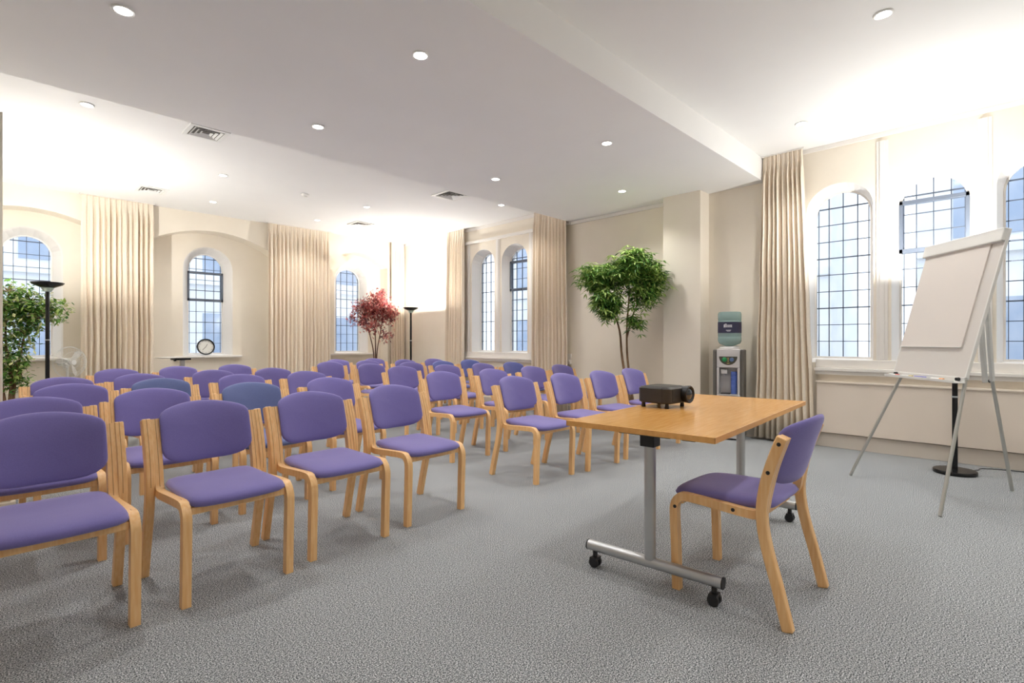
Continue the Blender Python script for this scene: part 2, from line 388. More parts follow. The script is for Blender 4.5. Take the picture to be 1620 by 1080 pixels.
# ------------------------------------------------------------ outside
struct(obj('street_ground', boxm((-20, -30, -1.2), (45, 40, -1.1)), mGround, smooth=False), 'pavement outside')
def building(name, x0, y0, x1, y1, h, face, label):
    root = thing(name, label, 'building', ((x0+x1)/2, (y0+y1)/2, -1.1)); ox, oy = (x0+x1)/2, (y0+y1)/2
    obj('wall', boxm((x0-ox, y0-oy, 0), (x1-ox, y1-oy, h)), mStone, root, smooth=False)
    nfl = int(h/3)
    for f in range(nfl):
        zb = 1.3+f*3.0
        bm = bmesh.new()
        if face == 'x':
            box(bm, (x0-ox-.12, y0-oy, zb-.35), (x0-ox, y1-oy, zb-.15))
        else: box(bm, (x0-ox, y0-oy-.12, zb-.35), (x1-ox, y0-oy, zb-.15))
        obj('ledge', bm, mStone, root, smooth=False)
        a0, a1 = (y0-oy, y1-oy) if face == 'x' else (x0-ox, x1-ox)
        nn = int((a1-a0)/1.9)
        for i in range(nn):
            a = a0+(i+.5)*(a1-a0)/nn
            bm = bmesh.new()
            if face == 'x': box(bm, (x0-ox-.03, a-.5, zb), (x0-ox+.02, a+.5, zb+1.8))
            else: box(bm, (a-.5, y0-oy-.03, zb), (a+.5, y0-oy+.02, zb+1.8))
            if f*nn+i < 40: obj('window', bm, mStoneD, root, smooth=False)
            else: bm.free()
building('building', 13.5, -7, 17, 1.6, 9.5, 'x', 'pale stone building seen through the windows behind the flipchart')
building('building', 15.0, 3.5, 18, 15, 7.5, 'x', 'pale stone building seen through the far right windows')
building('building', -6, 17.5, 12, 20, 6.5, 'y', 'low pale building seen through the back wall windows')
# ------------------------------------------------------------ curtains
def curtain(label, p0, p1, ztop, group, nf, amp=.045, flare=(0, 0), tie=None, seed=0):
    rnd = random.Random(seed); p0, p1 = Vector(p0), Vector(p1); L = (p1-p0).length; t_ = (p1-p0)/L; nrm = Vector((-t_.y, t_.x))
    root = thing('curtain', label, 'curtain', ((p0.x+p1.x)/2, (p0.y+p1.y)/2, 0), 0, group); o = Vector(((p0.x+p1.x)/2, (p0.y+p1.y)/2))
    NU = nf*10; bm = bmesh.new()
    ph = [rnd.uniform(-.5, .5) for _ in range(nf+2)]; am = [rnd.uniform(.55, 1.2) for _ in range(nf+2)]; wv = [rnd.uniform(-1, 1) for _ in range(nf+2)]
    zs = [ztop-.01, ztop-.03, ztop-.08, ztop-.12, ztop-.16, ztop-.22, ztop-.32, ztop-.5, ztop-.8, ztop-1.2, ztop-1.7, 1.2, .8, .4, .03]
    grid = []
    for z in zs:
        f = 1-(z/ztop); row = []
        hd = min(1, max(.0, (ztop-z-.02)/.30))
        for i in range(NU+1):
            u = i/NU; s = u*nf; k = int(min(s, nf-1)); fr = s-k
            A = am[k]*(1-fr)+am[k+1]*fr; p_ = ph[k]*(1-fr)+ph[k+1]*fr; w_ = wv[k]*(1-fr)+wv[k+1]*fr
            wave = math.sin(2*PI*s+p_*1.9+w_*f*1.5)+.28*math.sin(2*PI*s*1.73+ph[0]*9)
            wave = math.copysign(abs(wave)**.7, wave)
            amp_ = .8*amp*A*(.25+.75*hd)*(1+.25*f)
            if hd < .5: wave = wave*.6+.4*math.sin(4*PI*s+p_)
            x = (u-.5)*L; x += (flare[0]*(1-u)*-1+flare[1]*u)*f+.012*w_*f*math.sin(7*z)
            if tie and abs(u-tie) < .10: wave -= 1.6*(1-abs(u-tie)/.10)
            q = t_*x+nrm*(amp_*wave)
            row.append(bm.verts.new((q.x, q.y, z)))
        grid.append(row)
    for a, b_ in zip(grid, grid[1:]):
        for i in range(NU): bm.faces.new((a[i], a[i+1], b_[i+1], b_[i]))
    d_ = obj('drape', bm, mCurtain, root, angle=80); md = d_.modifiers.new('cloth_thickness', 'SOLIDIFY'); md.thickness = .004; md.offset = 0
    bm = bmesh.new(); a = t_*(-L/2-.02)-nrm*.015; b_ = t_*(L/2+.02)+nrm*.015
    box(bm, (min(a.x, b_.x), min(a.y, b_.y), ztop-.012), (max(a.x, b_.x), max(a.y, b_.y), ztop)); obj('track', bm, mTrim, root, smooth=False)
curtain('cream pleated curtain between the water cooler and the near windows', (6.38, 1.77), (6.38, 2.185), H1-.002, None, 9, .05, (.13, .08), seed=3)
curtain('cream curtain left of the far right windows, near the corner', (6.38, 7.62), (6.38, 8.12), H1-.002, None, 7, .05, (.02, .12), seed=4)
curtain('cream curtain right of the far right windows, beside the green tree', (6.38, 5.12), (6.38, 5.80), H1-.002, None, 10, .05, (.06, .04), seed=5)
curtain('wide cream curtain pair between the left and middle back windows', (.94, 9.74), (1.82, 9.74), H1-.002, None, 13, .045, (0, 0), .56, seed=6)
curtain('wide cream curtain pair between the middle and right back windows', (3.56, 9.74), (4.72, 9.74), H1-.002, None, 16, .045, (0, .03), .5, seed=7)
curtain('narrow cream curtain in the room corner behind the floor lamp', (6.12, 9.74), (6.44, 9.74), H1-.002, None, 5, .04, (0, 0), seed=8)
# ------------------------------------------------------------ ceiling fittings
def downlight_proto():
    root = thing('downlight', '', 'ceiling light')
    bm = bmesh.new(); lathe(bm, [(.042, -.001), (.058, -.001), (.060, -.005), (.054, -.009), (.044, -.007), (.042, -.001)], 28); obj('rim', bm, mWhiteP, root)
    bm = bmesh.new(); lathe(bm, [(0, -.004), (.042, -.004), (.042, -.002), (0, -.002)], 24); obj('lamp_disc', bm, mLamp, root)
    return root
proto = None
def spot(x, y, z, w=DOWN_W):
    ld = bpy.data.lights.new('downlight_beam', 'SPOT'); ld.energy = w; ld.color = WARM; ld.spot_size = math.radians(130); ld.spot_blend = .7; ld.shadow_soft_size = .05
    lo = bpy.data.objects.new('downlight_beam', ld); COL.objects.link(lo); lo.location = (x, y, z-.02)
DL = [(4.155, .666, H1, 'recessed downlight in the ceiling at the top right, high above the flipchart'),
      (5.665, 1.578, H1, 'recessed downlight in the right ceiling near the tall curtain'),
      (.539, 3.658, H2, 'large recessed downlight nearest the top left corner'),
      (2.004, 2.838, H2, 'recessed downlight at the top centre of the dropped ceiling'),
      (2.036, 4.421, H2, 'recessed downlight mid left of the dropped ceiling, above the aisle'),
      (4.141, 2.834, H2, 'recessed downlight of the dropped ceiling nearest its lit right edge'),
      (4.148, 4.381, H2, 'recessed downlight of the dropped ceiling, middle of its far part'),
      (5.597, 3.603, H2, 'recessed downlight of the dropped ceiling above the green tree'),
      (.625, 6.078, H1, 'recessed downlight at the left edge, beyond the dropped ceiling'),
      (2.14, 7.407, H1, 'recessed downlight between the two left curtains, nearer of the pair'),
      (2.437, 8.925, H1, 'recessed downlight close above the middle back window'),
      (4.264, 7.511, H1, 'recessed downlight in the middle of the far ceiling, right of the smoke detector'),
      (4.112, 8.955, H1, 'recessed downlight above the middle curtain on the back wall'),
      (5.704, 5.894, H1, 'recessed downlight in front of the far right windows')]
for i, (x, y, z, lab) in enumerate(DL):
    if proto is None: proto = downlight_proto(); o = proto
    else: o = dup(proto)
    o.location = (x, y, z); o['label'] = lab; o['group'] = 'recessed downlights'; spot(x, y, z)
for x, y in ((1.8, .6), (.2, -1), (2.6, -1.2), (5.0, -1.0), (2.6, -3), (5.2, -3)): spot(x, y, H1)
def vent(x, y, s, label):
    root = thing('ceiling_vent', label, 'vent', (x, y, H1), 0, 'ceiling vents')
    bm = bmesh.new(); h = s/2
    for a, b_ in (((-h, -h), (h, -h+.04)), ((-h, h-.04), (h, h)), ((-h, -h+.04), (-h+.04, h-.04)), ((h-.04, -h+.04), (h, h-.04))):
        box(bm, (a[0], a[1], -.014), (b_[0], b_[1], 0))
    obj('frame', bm, mWhiteP, root, smooth=False, bevel=.002)
    obj('backing', boxm((-h+.04, -h+.04, -.002), (h-.04, h-.04, -.001)), mVentD, root, smooth=False)
    bm = bmesh.new()
    k = h-.05
    while k > .03:
        k2 = k-.020; A = [(-k, -k), (k, -k), (k, k), (-k, k)]; B = [(-k2, -k2), (k2, -k2), (k2, k2), (-k2, k2)]
        va = [bm.verts.new((p[0], p[1], -.016)) for p in A]; vb = [bm.verts.new((p[0], p[1], -.004)) for p in B]
        vc = [bm.verts.new((p[0], p[1], -.013)) for p in A]; vd = [bm.verts.new((p[0], p[1], -.002)) for p in B]
        for i in range(4):
            j = (i+1) % 4; bm.faces.new((va[i], va[j], vb[j], vb[i])); bm.faces.new((vc[i], vc[j], vd[j], vd[i])); bm.faces.new((va[i], va[j], vc[j], vc[i]))
        k -= .038
    obj('louvre', bm, mWhiteP, root, smooth=False)
vent(1.58, 6.02, .36, 'square white louvred ceiling vent at the left, the largest seen')
vent(4.80, 6.02, .42, 'square louvred ceiling vent near the centre, left of the far right windows')
vent(1.63, 8.84, .36, 'pale ceiling vent above the left curtain, seen almost edge on')
vent(4.81, 8.68, .36, 'pale ceiling vent above the red tree, seen almost edge on')
bm = bmesh.new(); lathe(bm, [(0, 0), (.055, 0), (.055, -.018), (.045, -.03), (.03, -.034), (.03, -.045), (0, -.047)], 28)
o = obj('smoke_detector', bm, mWhiteP); o.location = (3.264, 7.5, H1); tag(o, 'small round smoke detector on the far white ceiling', 'smoke detector')
# ------------------------------------------------------------ uplighter floor lamps
def floor_lamp(x, y, label, k=1, rz=0):
    root = thing('floor_lamp', label, 'floor lamp', (x, y, 0), rz, 'black uplighter floor lamps')
    bm = bmesh.new(); lathe(bm, [(0, 0), (.150, 0), (.153, .004), (.153, .026), (.148, .032), (.03, .036), (0, .036)], 48); obj('base', bm, mBlackM, root)
    bm = bmesh.new(); lathe(bm, [(0, .034), (.020, .034), (.020, 1.72), (0, 1.72)], 20); obj('pole', bm, mBlackM, root)
    bm = bmesh.new(); lathe(bm, [(.0202, .66), (.0225, .662), (.0225, .672), (.0202, .674)], 20); lathe(bm, [(.0202, 1.16), (.0225, 1.162), (.0225, 1.172), (.0202, 1.174)], 20); obj('pole_ring', bm, mSteel, root)
    bm = bmesh.new(); lathe(bm, [(0, 1.72), (.035, 1.72), (.06, 1.765), (0, 1.766)], 28); obj('collar', bm, mGlassC, root)
    bm = bmesh.new(); lathe(bm, [(0, 1.762), (.06, 1.766), (.135, 1.80), (.150, 1.818), (.150, 1.824), (.142, 1.820), (.11, 1.800), (.05, 1.778), (0, 1.775)], 48); obj('bowl', bm, mBlackM, root)
    bm = bmesh.new(); tube(bm, [(-.05, 0, 1.805), (.05, 0, 1.805)], .006, 8); obj('bulb', bm, mBulb, root)
    ld = bpy.data.lights.new('uplight', 'POINT'); ld.energy = UP_W*k; ld.color = WARM; ld.shadow_soft_size = .03
    lo = bpy.data.objects.new('uplight', ld); COL.objects.link(lo); lo.location = (x, y, 1.815)
    return root
floor_lamp(.47, 7.95, 'black uplighter floor lamp at the left, in front of the ficus', .66)
floor_lamp(5.9, 8.68, 'black uplighter floor lamp in the far corner, right of the red tree', .58)
floor_lamp(5.94, .44, 'black uplighter floor lamp behind the flipchart, its head hidden', .46)
bm = bmesh.new(); tube(bm, smoothpath([(6.07, .36, .012), (6.2, .30, .006), (6.3, .28, .005), (6.38, .10, .005), (6.42, -.3, .005), (6.42, -.9, .005)], 6), .0035, 8)
tag(obj('power_cable', bm, mBlack), 'thin black cable trailing over the carpet from the lamp base', 'cable')
# ------------------------------------------------------------ chairs
def make_chair(fab, bolts=False):
    root = thing('chair', '', 'chair')
    def arc(pts, n=5): return smoothpath(pts, n)
    for s in (-1, 1):
        bm = bmesh.new(); x = s*.226
        P = [(x, -.232, 0), (x, -.238, .2), (x, -.244, .35), (x, -.240, .395), (x, -.222, .424), (x, -.190, .437), (x, -.05, .432), (x, .07, .425), (x, .125, .428), (x, .150, .455), (x, .162, .52), (x, .190, .64), (x, .232, .765)]
        sweep(bm, arc(P, 4), .036, .036); obj('leg', bm, mPost, root, bevel=.005)
        bm = bmesh.new(); x = s*.2615
        P = [(x, .255, 0), (x, .215, .16), (x, .172, .32), (x, .155, .44), (x, .166, .55), (x, .195, .66), (x, .234, .768)]
        sweep(bm, arc(P, 5), .037, .042); obj('leg', bm, mPost, root, bevel=.005)
        if bolts:
            for (y, z) in ((-.236, .385), (.03, .428)):
                bm = bmesh.new(); lathe(bm, [(0, -.002), (.008, -.002), (.008, .002), (0, .003)] if s > 0 else [(0, -.003), (.008, -.002), (.008, .002), (0, .002)], 12, (s*.2445, y, z), 0, 'x'); obj('bolt', bm, mBlack, root)
            for (y, z) in ((.183, .62), (.224, .74)):
                bm = bmesh.new(); lathe(bm, [(0, -.003), (.008, -.002), (.008, .002), (0, .003)], 12, (s*.2805, y, z), 0, 'x'); obj('bolt', bm, mBlack, root)
    bm = bmesh.new(); box(bm, (-.208, -.236, .392), (.208, -.214, .425)); obj('crossbar', bm, mWood, root, smooth=False, bevel=.004)
    bm = bmesh.new(); box(bm, (-.208, .10, .395), (.208, .125, .425)); obj('crossbar', bm, mWood, root, smooth=False, bevel=.004)
    def seat(cx, cy, t):
        hw = .207+.012*(1-cy)/2
        y = -.042+.222*cy; x = cx*hw
        if cy < 0: y -= .02*(1-cx*cx)*(-cy)
        z = .452+.010*cy*cy*(1 if cy > 0 else -1.6)-.010*(1-cx*cx)*(1-cy*cy)
        return (x, y, z+t*(1.15 if t > 0 else .8))
    obj('seat', pillow(seat, 56, .031, 9), fab, root, angle=180)
    def back(cx, cz, t):
        x = cx*.211; u2 = cx*cx
        zt = .798+.040*(1-u2); zb = .590-.050*(1-u2*u2)
        z = zb+(zt-zb)*(cz+1)/2
        yp = .126+.285*(z-.50)+.068*(1-u2)+.010*max(0, (z-.74)/.1)
        return (x, yp-t, z)
    obj('backrest', pillow(back, 64, .024, 11, (0, .3, .6, .8, .9, .955, .985, 1)), fab, root, angle=180)
    return root
protos = {}
def chair(x, y, rz, fab, label, group, bolts=False):
    k = (fab.name, bolts)
    if k not in protos: o = protos[k] = make_chair(fab, bolts); o.location = (x, y, 0); o.rotation_euler = (0, 0, rz)
    else: o = dup(protos[k], (x, y, 0), rz)
    o['label'] = label
    if group: o['group'] = group
    return o
G = 'conference chairs set out in rows'
ordn = ['front', 'second', 'third', 'fourth', 'fifth', 'sixth']
LB = [  # left block: rows front to back, (X, rear-foot Y)
 [(.165, 3.04), (.795, 3.08), (1.395, 3.16), (2.03, 3.23)],
 [(.17, 3.93), (.76, 4.12), (1.40, 4.20), (2.07, 4.30)],
 [(.425, 5.0), (1.02, 5.2), (1.69, 5.33), (2.35, 5.4)],
 [(.45, 5.98), (1.03, 6.13), (1.73, 6.36), (2.36, 6.35)],
 [(1.03, 7.42), (1.68, 7.63), (2.36, 7.70)]]
RB = [
 [(3.33, 3.28), (3.97, 3.24), (4.62, 3.25), (5.27, 3.28)],
 [(3.33, 4.35), (4.05, 4.35), (4.83, 4.45), (5.47, 4.50)],
 [(3.67, 5.62), (4.35, 5.58), (5.02, 5.60), (5.62, 5.58)],
 [(3.80, 6.60), (4.50, 6.65), (5.15, 6.70), (5.85, 6.85)],
 [(3.70, 7.65), (4.40, 7.75), (5.10, 7.70), (5.72, 7.70)],
 [(4.30, 8.60), (5.05, 8.65)]]
FAB = {('L', 1, 2): mTeal, ('L', 2, 1): mTeal, ('R', 2, 3): mPurpleDaylit, ('R', 3, 2): mPurpleDaylit, ('R', 3, 3): mPurpleDaylit}
place = {4: ['outermost', 'third from the aisle', 'second from the aisle', 'beside the aisle'], 3: ['outermost', 'second from the aisle', 'beside the aisle'], 2: ['beside the aisle', 'second from the aisle']}
rr = random.Random(3)
for side, blk in (('L', LB), ('R', RB)):
    for ri, row in enumerate(blk):
        nn = len(row)
        for ci, (x, yr) in enumerate(row):
            if side == 'L':
                rz = math.radians(3.4 if ri == 0 else 2.5)+rr.uniform(-.015, .015); pl = place[nn][ci]; blkn = 'left'
            else:
                rz = math.radians(-1.0)+rr.uniform(-.02, .02); pl = (place[nn][::-1] if nn == 4 else place[nn])[ci]; blkn = 'right'
            fb = FAB.get((side, ri, ci), mPurple)
            colr = {'slate_blue_wool': 'slate blue', 'purple_wool_daylight_tint': 'daylight-tinted purple', 'purple_wool': 'purple'}[fb.name]
            # rear-foot Y is where the back stands; chair origin lies .25 in front
            chair(x+.25*math.sin(rz), yr-.25*math.cos(rz), rz, fb, '%s padded beech chair, %s row of the %s block, %s' % (colr, ordn[ri], blkn, pl), G)
chair(2.49, .925, PI+.01, mPurple, 'lone purple padded beech chair drawn up behind the projector table', None, True)
# ------------------------------------------------------------ table (measured corners)
TC = Vector((2.885, 1.318)); TA = math.atan2(1.036-.906, 3.774-2.088)
root = thing('table', 'beech topped rectangular table on grey T legs with castors, carrying the projector', 'table', (TC.x, TC.y, 0), TA)
TL, TW = 1.70, .725; hx, hy = TL/2, TW/2
bm = bmesh.new(); box(bm, (-hx+.003, -hy+.003, .7365), (hx-.003, hy-.003, .76)); obj('table_top', bm, mTable, root, smooth=False, bevel=.001)
bm = bmesh.new()
for a, b_ in (((-hx, -hy), (hx, -hy+.004)), ((-hx, hy-.004), (hx, hy)), ((-hx, -hy), (-hx+.004, hy)), ((hx-.004, -hy), (hx, hy))): box(bm, (*a, .735), (*b_, .7597))
obj('edge_band', bm, mEdge, root, smooth=False)
for lx in (-hx+.17, hx-.15):
    bm = bmesh.new(); tube(bm, [(lx, -.335, .105), (lx, .335, .105)], .026, 20)
    lg = obj('leg', bm, mSteel, root)
    bm = bmesh.new(); lathe(bm, [(.0, .12), (.027, .12), (.027, .665), (0, .665)], 20, (lx, 0, 0)); obj('post', bm, mSteel, lg)
    bm = bmesh.new(); box(bm, (lx-.036, -.036, .655), (lx+.036, .036, .718)); box(bm, (lx-.07, -.13, .712), (lx+.07, .13, .7364)); obj('bracket', bm, mBlack, lg, smooth=False, bevel=.004)
    for s in (-1, 1):
        bm = bmesh.new(); tube(bm, [(lx, s*.335, .105), (lx, s*.341, .105)], .0265, 20); obj('end_cap', bm, mBlack, lg)
        bm = bmesh.new(); cy = s*.300
        for k in (-1, 1): lathe(bm, [(0, -.009), (.022, -.009), (.026, -.005), (.026, .005), (.022, .009), (0, .009)], 20, (lx+k*.016, cy, .026), 0, 'x')
        lathe(bm, [(0, .045), (.012, .045), (.012, .08), (0, .08)], 12, (lx, cy, 0)); box(bm, (lx-.026, cy-.018, .036), (lx+.026, cy+.018, .052))
        obj('castor', bm, mBlack, lg)
bm = bmesh.new(); box(bm, (-hx+.24, -.045, .69), (hx-.22, .045, .715)); obj('crossbeam', bm, mSteel, root, smooth=False, bevel=.003)
bm = bmesh.new(); box(bm, (-hx+.05, -hy+.10, .722), (-hx+.09, -hy+.16, .7365)); obj('latch', bm, mBlack, root, smooth=False, bevel=.003)
# ------------------------------------------------------------ projector
def superbox(bm, x0, x1, y0, y1, z0, z1, r=.02, mi=0):
    v = []
    pts = []
    for cx, cy, a0 in ((x1-r, y1-r, 0), (x0+r, y1-r, PI/2), (x0+r, y0+r, PI), (x1-r, y0+r, 1.5*PI)):
        for i in range(5): a = a0+PI/2*i/4; pts.append((cx+r*math.cos(a), cy+r*math.sin(a)))
    cxm, cym = (x0+x1)/2, (y0+y1)/2; ch = .008
    rings = []
    for z, k in ((z0, -ch), (z0+ch, 0), (z1-ch, 0), (z1, -ch)):
        rings.append([bm.verts.new((x+(k*(1 if x > cxm else -1)), y+(k*(1 if y > cym else -1)), z)) for x, y in pts])
    m = len(pts)
    for a, b_ in zip(rings, rings[1:]):
        for i in range(m): bm.faces.new((a[i], a[(i+1) % m], b_[(i+1) % m], b_[i])).material_index = mi
    bm.faces.new(rings[0][::-1]).material_index = mi; bm.faces.new(rings[-1]).material_index = mi
root = thing('projector', 'dark grey digital projector with a big round lens, standing on the table', 'projector', (2.855, 1.548, .76), math.radians(-2))
bm = bmesh.new(); superbox(bm, -.118, .118, -.105, .108, .028, .122, .034); obj('casing', bm, mDkGrey, root, angle=35)
bm = bmesh.new(); superbox(bm, -.10, .10, -.09, .095, .110, .126, .03); obj('top_cover', bm, mDkGrey, root, angle=35)
bm = bmesh.new(); box(bm, (-.082, -.1058, .040), (-.03, -.1035, .112)); gr = obj('grille', bm, mGrille, root, smooth=False)
bm = bmesh.new()
for i in range(8): box(bm, (-.080, -.1075, .046+i*.0082), (-.032, -.1055, .0495+i*.0082))
obj('slats', bm, mDkGrey, gr, smooth=False)
bm = bmesh.new(); box(bm, (-.1188, -.062, .030), (-.117, -.059, .121)); obj('seam', bm, mGrille, root, smooth=False)
bm = bmesh.new(); lathe(bm, [(0, -.10), (.046, -.10), (.050, -.112), (.052, -.138), (.048, -.143), (.041, -.141), (.037, -.132), (0, -.130)], 32, (.060, 0, .078), 0, 'y'); obj('lens_barrel', bm, mBlack, root)
bm = bmesh.new(); lathe(bm, [(.037, -.133), (.028, -.141), (.012, -.146), (0, -.147)], 28, (.060, 0, .078), 0, 'y'); obj('lens', bm, mLens, root)
for x, y in ((-.09, -.075), (-.09, .08), (.085, -.075), (.085, .08)):
    bm = bmesh.new(); lathe(bm, [(0, 0), (.011, 0), (.013, .004), (.010, .030), (0, .030)], 14, (x, y, 0)); obj('foot', bm, mBlack, root)
# ------------------------------------------------------------ flipchart easel
root = thing('flipchart_easel', 'white flipchart easel on three telescopic legs by the right windows', 'flipchart', (4.80, .735, 0), math.radians(219.6))
BX0, BX1 = -.33, .415
def bp_(t, dy=0): return (.235+.27*t+dy*.965, .905+1.0*t-dy*.26*0)   # (y, z) along the leaning board
def slab(bm, x0, x1, t0, t1, d0, d1):
    v = []
    for x in (x0, x1):
        for t_, d in ((t0, d0), (t1, d0), (t1, d1), (t0, d1)):
            v.append(bm.verts.new((x, .235+.27*t_+d*.965, .905+1.0*t_-d*.26)))
    for f in ((0, 1, 2, 3), (7, 6, 5, 4), (0, 4, 5, 1), (1, 5, 6, 2), (2, 6, 7, 3), (3, 7, 4, 0)): bm.faces.new([v[i] for i in f])
bm = bmesh.new(); slab(bm, BX0, BX1, 0, 1.0, 0, .012); obj('board', bm, mBoard, root, smooth=False, bevel=.003)
bm = bmesh.new(); slab(bm, BX0-.006, BX0+.006, 0, 1.0, -.002, .018); slab(bm, BX1-.006, BX1+.006, 0, 1.0, -.002, .018); slab(bm, BX0, BX1, -.01, .004, -.002, .018); obj('board_frame', bm, mWhiteP, root, smooth=False, bevel=.002)
bm = bmesh.new(); slab(bm, BX0+.012, .315, .205, .96, -.010, -.001); pd = obj('paper_pad', bm, mPaper, root, smooth=False)
bm = bmesh.new(); slab(bm, BX0+.012, .312, .200, .2045, -.016, -.001); obj('curled_edge', bm, mWhiteP, pd, smooth=False)
bm = bmesh.new(); slab(bm, BX0-.01, BX1+.005, .915, 1.0, -.03, .0); slab(bm, BX0-.01, BX1+.005, .985, 1.005, -.03, .02); obj('clamp_bar', bm, mWhiteP, root, smooth=False, bevel=.006)
bm = bmesh.new(); box(bm, (BX0, .165, .868), (BX1, .232, .874)); box(bm, (BX0, .160, .868), (BX1, .165, .888)); box(bm, (BX0, .228, .868), (BX1, .236, .905)); obj('pen_tray', bm, mWhiteP, root, smooth=False, bevel=.002)
for s, fx, tx in ((-1, -.525, -.28), (1, .525, .37)):
    bm = bmesh.new(); a = Vector((fx, 0, .004)); b_ = Vector((tx, .27, .89)); tube(bm, [a, b_], .0115, 12); lg = obj('leg', bm, mAlu, root)
    bm = bmesh.new(); tube(bm, [b_, b_+(b_-a)*.62+Vector((-s*.07, .02, 0))], .017, 12); obj('upper_tube', bm, mWhiteP, lg)
    bm = bmesh.new(); lathe(bm, [(0, -.02), (.011, -.018), (.013, .0), (.009, .018), (0, .02)], 14, (tx, .225, .893), 0, 'y'); obj('clamp_knob', bm, mBlack, lg)
bm = bmesh.new(); a = Vector((-.149, .98, .004)); b_ = Vector((-.03, .745, .86)); tube(bm, [a, b_], .012, 12); lg = obj('leg', bm, mAlu, root)
bm = bmesh.new(); sweep(bm, [b_+(b_-a)*-.01, Vector((.19, .53, 1.62))], .030, .022); obj('upper_tube', bm, mWhiteP, lg, bevel=.004)
bm = bmesh.new(); sweep(bm, [Vector((-.06, .72, .84)), Vector((.16, .50, 1.60))], .034, .022); obj('brace', bm, mWhiteP, lg, bevel=.004)
bm = bmesh.new(); lathe(bm, [(0, -.016), (.012, -.014), (.014, .0), (.010, .014), (0, .016)], 14, (-.06, .76, .85), 0, 'x'); obj('clamp_knob', bm, mBlack, lg)
eas = root
def pen(x, c, name, wlen=.115):
    m = M(name+'_ink', c, .4); loc = eas.matrix_basis @ Vector((x, .192, .883))
    r_ = thing('marker_pen', name+' marker pen lying in the flipchart tray', 'pen', tuple(loc), math.radians(219.6), 'pens in the flipchart tray')
    bm = bmesh.new(); tube(bm, [(-wlen/2, 0, 0), (wlen*.2, 0, 0)], .0085, 12); obj('barrel', bm, mWhiteP if name != 'blue' else m, r_)
    bm = bmesh.new(); tube(bm, [(wlen*.2, 0, 0), (wlen/2, 0, 0)], .0088, 12); obj('cap', bm, m, r_)
bpy.context.view_layer.update()
pen(-.26, (.75, .07, .03), 'red'); pen(-.10, (.55, .42, .12), 'ochre'); pen(.04, (.10, .09, .50), 'blue'); pen(.22, (.85, .30, .02), 'orange')
# ------------------------------------------------------------ water cooler
root = thing('water_cooler', 'silver and grey water cooler between the column and the tall curtain', 'water cooler', (6.22, 2.51, 0), math.radians(-74))
bm = bmesh.new()
for s in (-1, 1): box(bm, (s*.125 if s > 0 else -.17, -.14, .02), (.17 if s > 0 else -.125, .16, 1.055))
obj('side_panel', bm, mCoolSide, root, smooth=False, bevel=.015)
# front shell with a real alcove
bm = bmesh.new()
box(bm, (-.125, -.155, .02), (.125, -.135, .53)); box(bm, (-.125, -.155, .845), (.125, -.10, 1.06)); box(bm, (-.125, -.155, .53), (-.100, -.03, .845)); box(bm, (.100, -.155, .53), (.125, -.03, .845))
box(bm, (-.125, -.10, .845), (.125, .15, 1.06)); box(bm, (-.125, -.135, .02), (.125, .15, .50))
lathe(bm, [(.118, 1.055), (.118, 1.075), (.10, 1.095), (0, 1.095)], 28, (0, .0, 0))
obj('front_panel', bm, mSilver, root, smooth=True, bevel=.006)
bm = bmesh.new(); box(bm, (-.1, -.03, .53), (.1, -.02, .845)); box(bm, (-.1, -.155, .50), (.1, -.03, .535)); obj('alcove', bm, mSilver, root, smooth=False)
bm = bmesh.new(); box(bm, (-.085, -.150, .535), (.02, -.05, .545)); obj('drip_tray', bm, mBlack, root, smooth=False, bevel=.003)
bm = bmesh.new(); v = [(.10*math.cos(a), .975+ .10*math.sin(a)) for a in [PI+PI*i/16 for i in range(17)]]
va = [bm.verts.new((x, -.1565, z)) for x, z in v]; vb = [bm.verts.new((x, -.150, z)) for x, z in v]; bm.faces.new(va); bm.faces.new(vb[::-1])
for i in range(len(v)): j = (i+1) % len(v); bm.faces.new((va[i], va[j], vb[j], vb[i]))
cp = obj('control_plate', bm, mCtl, root, smooth=False)
for x, m_, r_ in ((-.040, mGreen, .027), (.040, mBlueB, .024)):
    bm = bmesh.new(); lathe(bm, [(0, -.163), (r_*.8, -.163), (r_, -.159), (r_, -.155), (0, -.155)], 20, (x, 0, .938), 0, 'y'); obj('button', bm, m_, cp)
bm = bmesh.new()
for z in (.955, .938, .92): box(bm, (-.006, -.158, z-.004), (.006, -.156, z+.004))
box(bm, (-.014, -.158, .893), (.014, -.156, .900)); obj('indicator', bm, M('amber_mark', (.65, .5, .15), .5), cp, smooth=False)
bm = bmesh.new(); box(bm, (-.085, -.13, .77), (-.01, -.03, .82)); lathe(bm, [(0, .74), (.010, .74), (.012, .775), (0, .775)], 12, (-.048, -.10, 0)); obj('tap', bm, mSilver, root, smooth=False, bevel=.006)
co = root; bpy.context.view_layer.update()
mw = co.matrix_basis
p = mw @ Vector((0, 0, 1.095))
r_ = thing('water_bottle', 'large pale blue green water bottle with a dark label, upside down on the cooler', 'bottle', tuple(p), math.radians(-74))
bm = bmesh.new(); lathe(bm, [(0, .001), (.03, .001), (.06, .006), (.115, .03), (.131, .06), (.131, .105), (.127, .112), (.131, .12), (.131, .20), (.131, .295), (.126, .303), (.131, .312), (.131, .385), (.122, .405), (0, .408)], 40); obj('vessel', bm, mBottle, r_)
bm = bmesh.new(); lathe(bm, [(.1318, .155), (.1328, .155), (.1328, .285), (.1318, .285)], 40); lb = obj('label_band', bm, mLabel, r_)
bm = bmesh.new()
